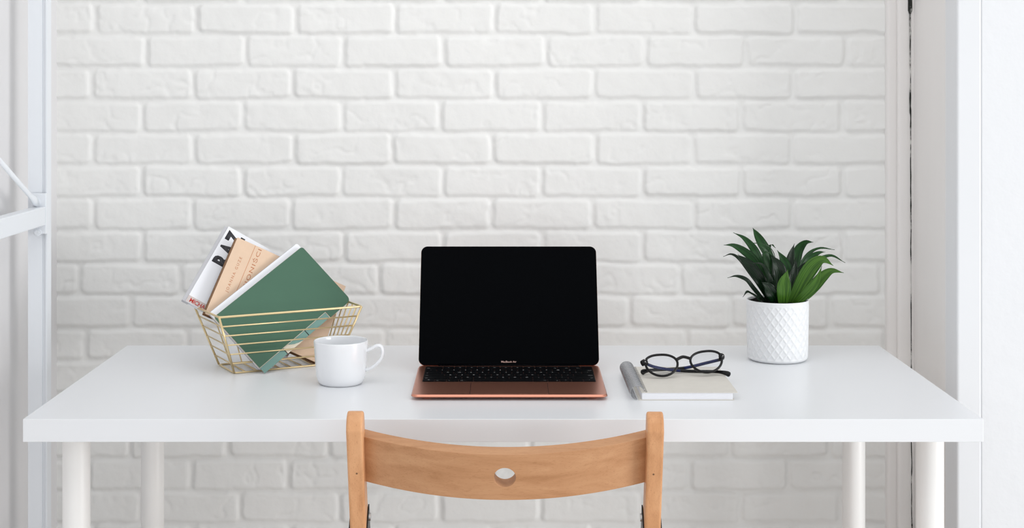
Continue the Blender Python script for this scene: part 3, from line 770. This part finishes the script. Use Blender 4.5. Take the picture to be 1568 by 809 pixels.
LV = [
 # back fan
 ([(540, 765, .0), (520, 480, .02), (455, 300, .035), (395, 190, .045), (345, 105, .05), (315, 55, .05)], 108, 'leaf_mid', dict(twist=.3)),
 ([(520, 765, .0), (440, 560, .02), (375, 360, .03), (325, 250, .04), (235, 150, .04), (137, 98, .035)], 92, 'leaf_mid', dict()),
 ([(505, 765, -.005), (430, 560, .0), (340, 370, .01), (250, 280, .012), (140, 218, .01), (50, 212, .0)], 92, 'leaf_mid', dict()),
 ([(500, 768, -.01), (420, 640, -.01), (290, 470, .0), (195, 345, .0), (115, 300, -.01), (45, 318, -.02)], 52, 'leaf_dark', dict(face=(0, -.8, .8))),
 ([(505, 770, -.01), (455, 660, -.015), (385, 540, -.02), (300, 420, -.02), (235, 350, -.02), (178, 300, -.02)], 128, 'leaf_dark', dict(base=.5)),
 ([(470, 770, -.01), (400, 700, -.02), (320, 610, -.025), (255, 530, -.03), (160, 500, -.04), (85, 513, -.05)], 54, 'leaf_dark', dict(face=(0, -.8, .6))),
 ([(450, 772, -.015), (390, 730, -.03), (320, 670, -.04), (265, 645, -.05), (225, 690, -.055)], 48, 'leaf_dark', dict(face=(0, -.6, .8))),
 # centre
 ([(560, 765, .01), (620, 560, .02), (625, 430, .025), (590, 340, .03), (540, 260, .03)], 120, 'leaf_mid', dict()),
 ([(555, 765, .0), (480, 520, .0), (445, 370, .0), (420, 270, .0), (385, 228, -.005)], 110, 'leaf_mid', dict(face=(.3, -.7, .5))),
 ([(600, 765, .02), (640, 520, .03), (650, 400, .035), (670, 290, .04), (698, 200, .045)], 96, 'leaf_dark', dict()),
 ([(610, 765, .02), (670, 520, .04), (705, 380, .05), (735, 260, .055), (800, 190, .05), (872, 186, .04)], 112, 'leaf_mid', dict()),
 ([(560, 770, -.01), (555, 600, -.012), (560, 480, -.014), (530, 380, -.014), (478, 300, -.012)], 165, 'leaf_dark', dict(base=.55)),
 ([(520, 768, -.015), (480, 620, -.025), (455, 500, -.03), (400, 400, -.04), (305, 374, -.05)], 88, 'leaf_dark', dict(face=(0, -.6, .8))),
 # drooping tips over the crown
 ([(520, 640, .0), (520, 420, .0), (510, 300, -.01), (460, 225, -.02), (370, 200, -.03), (272, 195, -.035)], 34, 'leaf_mid', dict(face=(0, -.5, .9))),
 ([(500, 640, -.01), (480, 400, -.01), (465, 290, -.02), (430, 285, -.025), (395, 305, -.03)], 40, 'leaf_mid', dict(face=(0, -.5, .9))),
 ([(540, 640, .01), (500, 380, .02), (470, 240, .02), (490, 212, .01), (525, 240, .0)], 34, 'leaf_mid', dict(face=(0, -.5, .9))),
 # right side
 ([(640, 760, .02), (690, 590, .03), (760, 400, .04), (840, 285, .05), (940, 242, .05), (1068, 256, .045)], 46, 'leaf_mid', dict(face=(0, -.7, .7))),
 ([(645, 760, .01), (690, 600, .02), (780, 420, .025), (850, 330, .03), (920, 285, .03), (982, 275, .03)], 76, 'leaf_mid', dict()),
 ([(650, 762, .01), (720, 560, .01), (810, 410, .01), (920, 345, .0), (1040, 312, .0), (1165, 376, -.01)], 58, 'leaf_mid', dict(face=(0, -.7, .7))),
 ([(640, 765, .0), (690, 560, .01), (760, 440, .01), (830, 380, .01), (900, 335, .01)], 80, 'leaf_dark', dict()),
 ([(650, 770, -.01), (720, 640, -.015), (790, 510, -.02), (870, 400, -.025), (960, 348, -.03), (1056, 402, -.035)], 158, 'leaf_bright', dict(base=.5)),
 ([(690, 770, .0), (800, 680, .015), (885, 585, .015), (950, 510, .012), (1040, 450, .01), (1152, 468, .005)], 124, 'leaf_bright', dict()),
 ([(650, 770, .0), (720, 660, .0), (790, 600, .0), (850, 560, -.005), (890, 500, -.005)], 84, 'leaf_dark', dict()),
 ([(600, 770, .0), (640, 640, .0), (680, 520, .005), (700, 430, .01), (712, 330, .012)], 100, 'leaf_dark', dict()),
 ([(560, 770, .02), (530, 600, .03), (520, 480, .035), (500, 380, .04), (470, 270, .045)], 90, 'leaf_dark', dict()),
 ([(680, 774, -.02), (760, 700, -.03), (850, 610, -.04), (905, 530, -.045), (950, 405, -.05)], 108, 'leaf_bright', dict(base=.5)),
 # front
 ([(590, 774, -.025), (595, 690, -.032), (600, 600, -.036), (612, 520, -.04), (638, 440, -.042)], 150, 'leaf_bright', dict(base=.55)),
 ([(530, 774, -.02), (510, 700, -.03), (480, 640, -.035), (445, 590, -.04), (398, 553, -.045)], 135, 'leaf_dark', dict(base=.55)),
]
for pts, wd, m, kw in LV: leaf(pts, wd, m, **kw)
MB().tube([Vector((0, 0, .098)), Vector((.001, .002, .125)), Vector((0, .004, .150))], .007, 10, radii=[.008, .007, .004]).build('stem', M['leaf_dark'], pp, smooth=True)

# ================================================================ LIGHT, CAMERA
wd = bpy.data.worlds.new('daylight'); bpy.context.scene.world = wd; wd.use_nodes = True
bg = wd.node_tree.nodes['Background']; bg.inputs['Color'].default_value = (.97, .985, 1, 1); bg.inputs['Strength'].default_value = .78
def area(name, loc, tgt, sx, sy, e, col=(1, 1, 1)):
    l = bpy.data.lights.new(name, 'AREA'); l.shape = 'RECTANGLE'; l.size = sx; l.size_y = sy; l.energy = e; l.color = col
    o = bpy.data.objects.new(name, l); C.objects.link(o); o.location = loc
    o.rotation_euler = (Vector(tgt) - Vector(loc)).to_track_quat('-Z', 'Y').to_euler(); return o
area('low_front_fill', (.2, -3.4, .42), (0, 2.7, .42), 5.0, .8, 21)  # added floor-level fill strip that lifts the wall under the desk
area('side_window_light', (4.6, .1, 1.1), (.0, 2.8, .5), 2.2, 1.8, 115)
area('overhead_fill', (.3, 1.0, 3.6), (.1, 2.0, .7), 3.4, 2.6, 30)  # added fill from above to brighten the desktop, no fitting there
cam = bpy.data.cameras.new('camera'); co = bpy.data.objects.new('camera', cam); C.objects.link(co)
co.location = (0, 0, CH); co.rotation_euler = (math.pi / 2, 0, 0)
cam.sensor_width = 36; cam.lens = 36 * F / 1568
cam.shift_x = (784 - CX) / 1568; cam.shift_y = -(404.5 - CY) / 1568
cam.clip_start = .05
sc = bpy.context.scene; sc.camera = co
sc.view_settings.view_transform = 'Standard'; sc.view_settings.look = 'None'; sc.view_settings.gamma = 1; sc.view_settings.exposure = -.09
sc.view_settings.use_curve_mapping = False
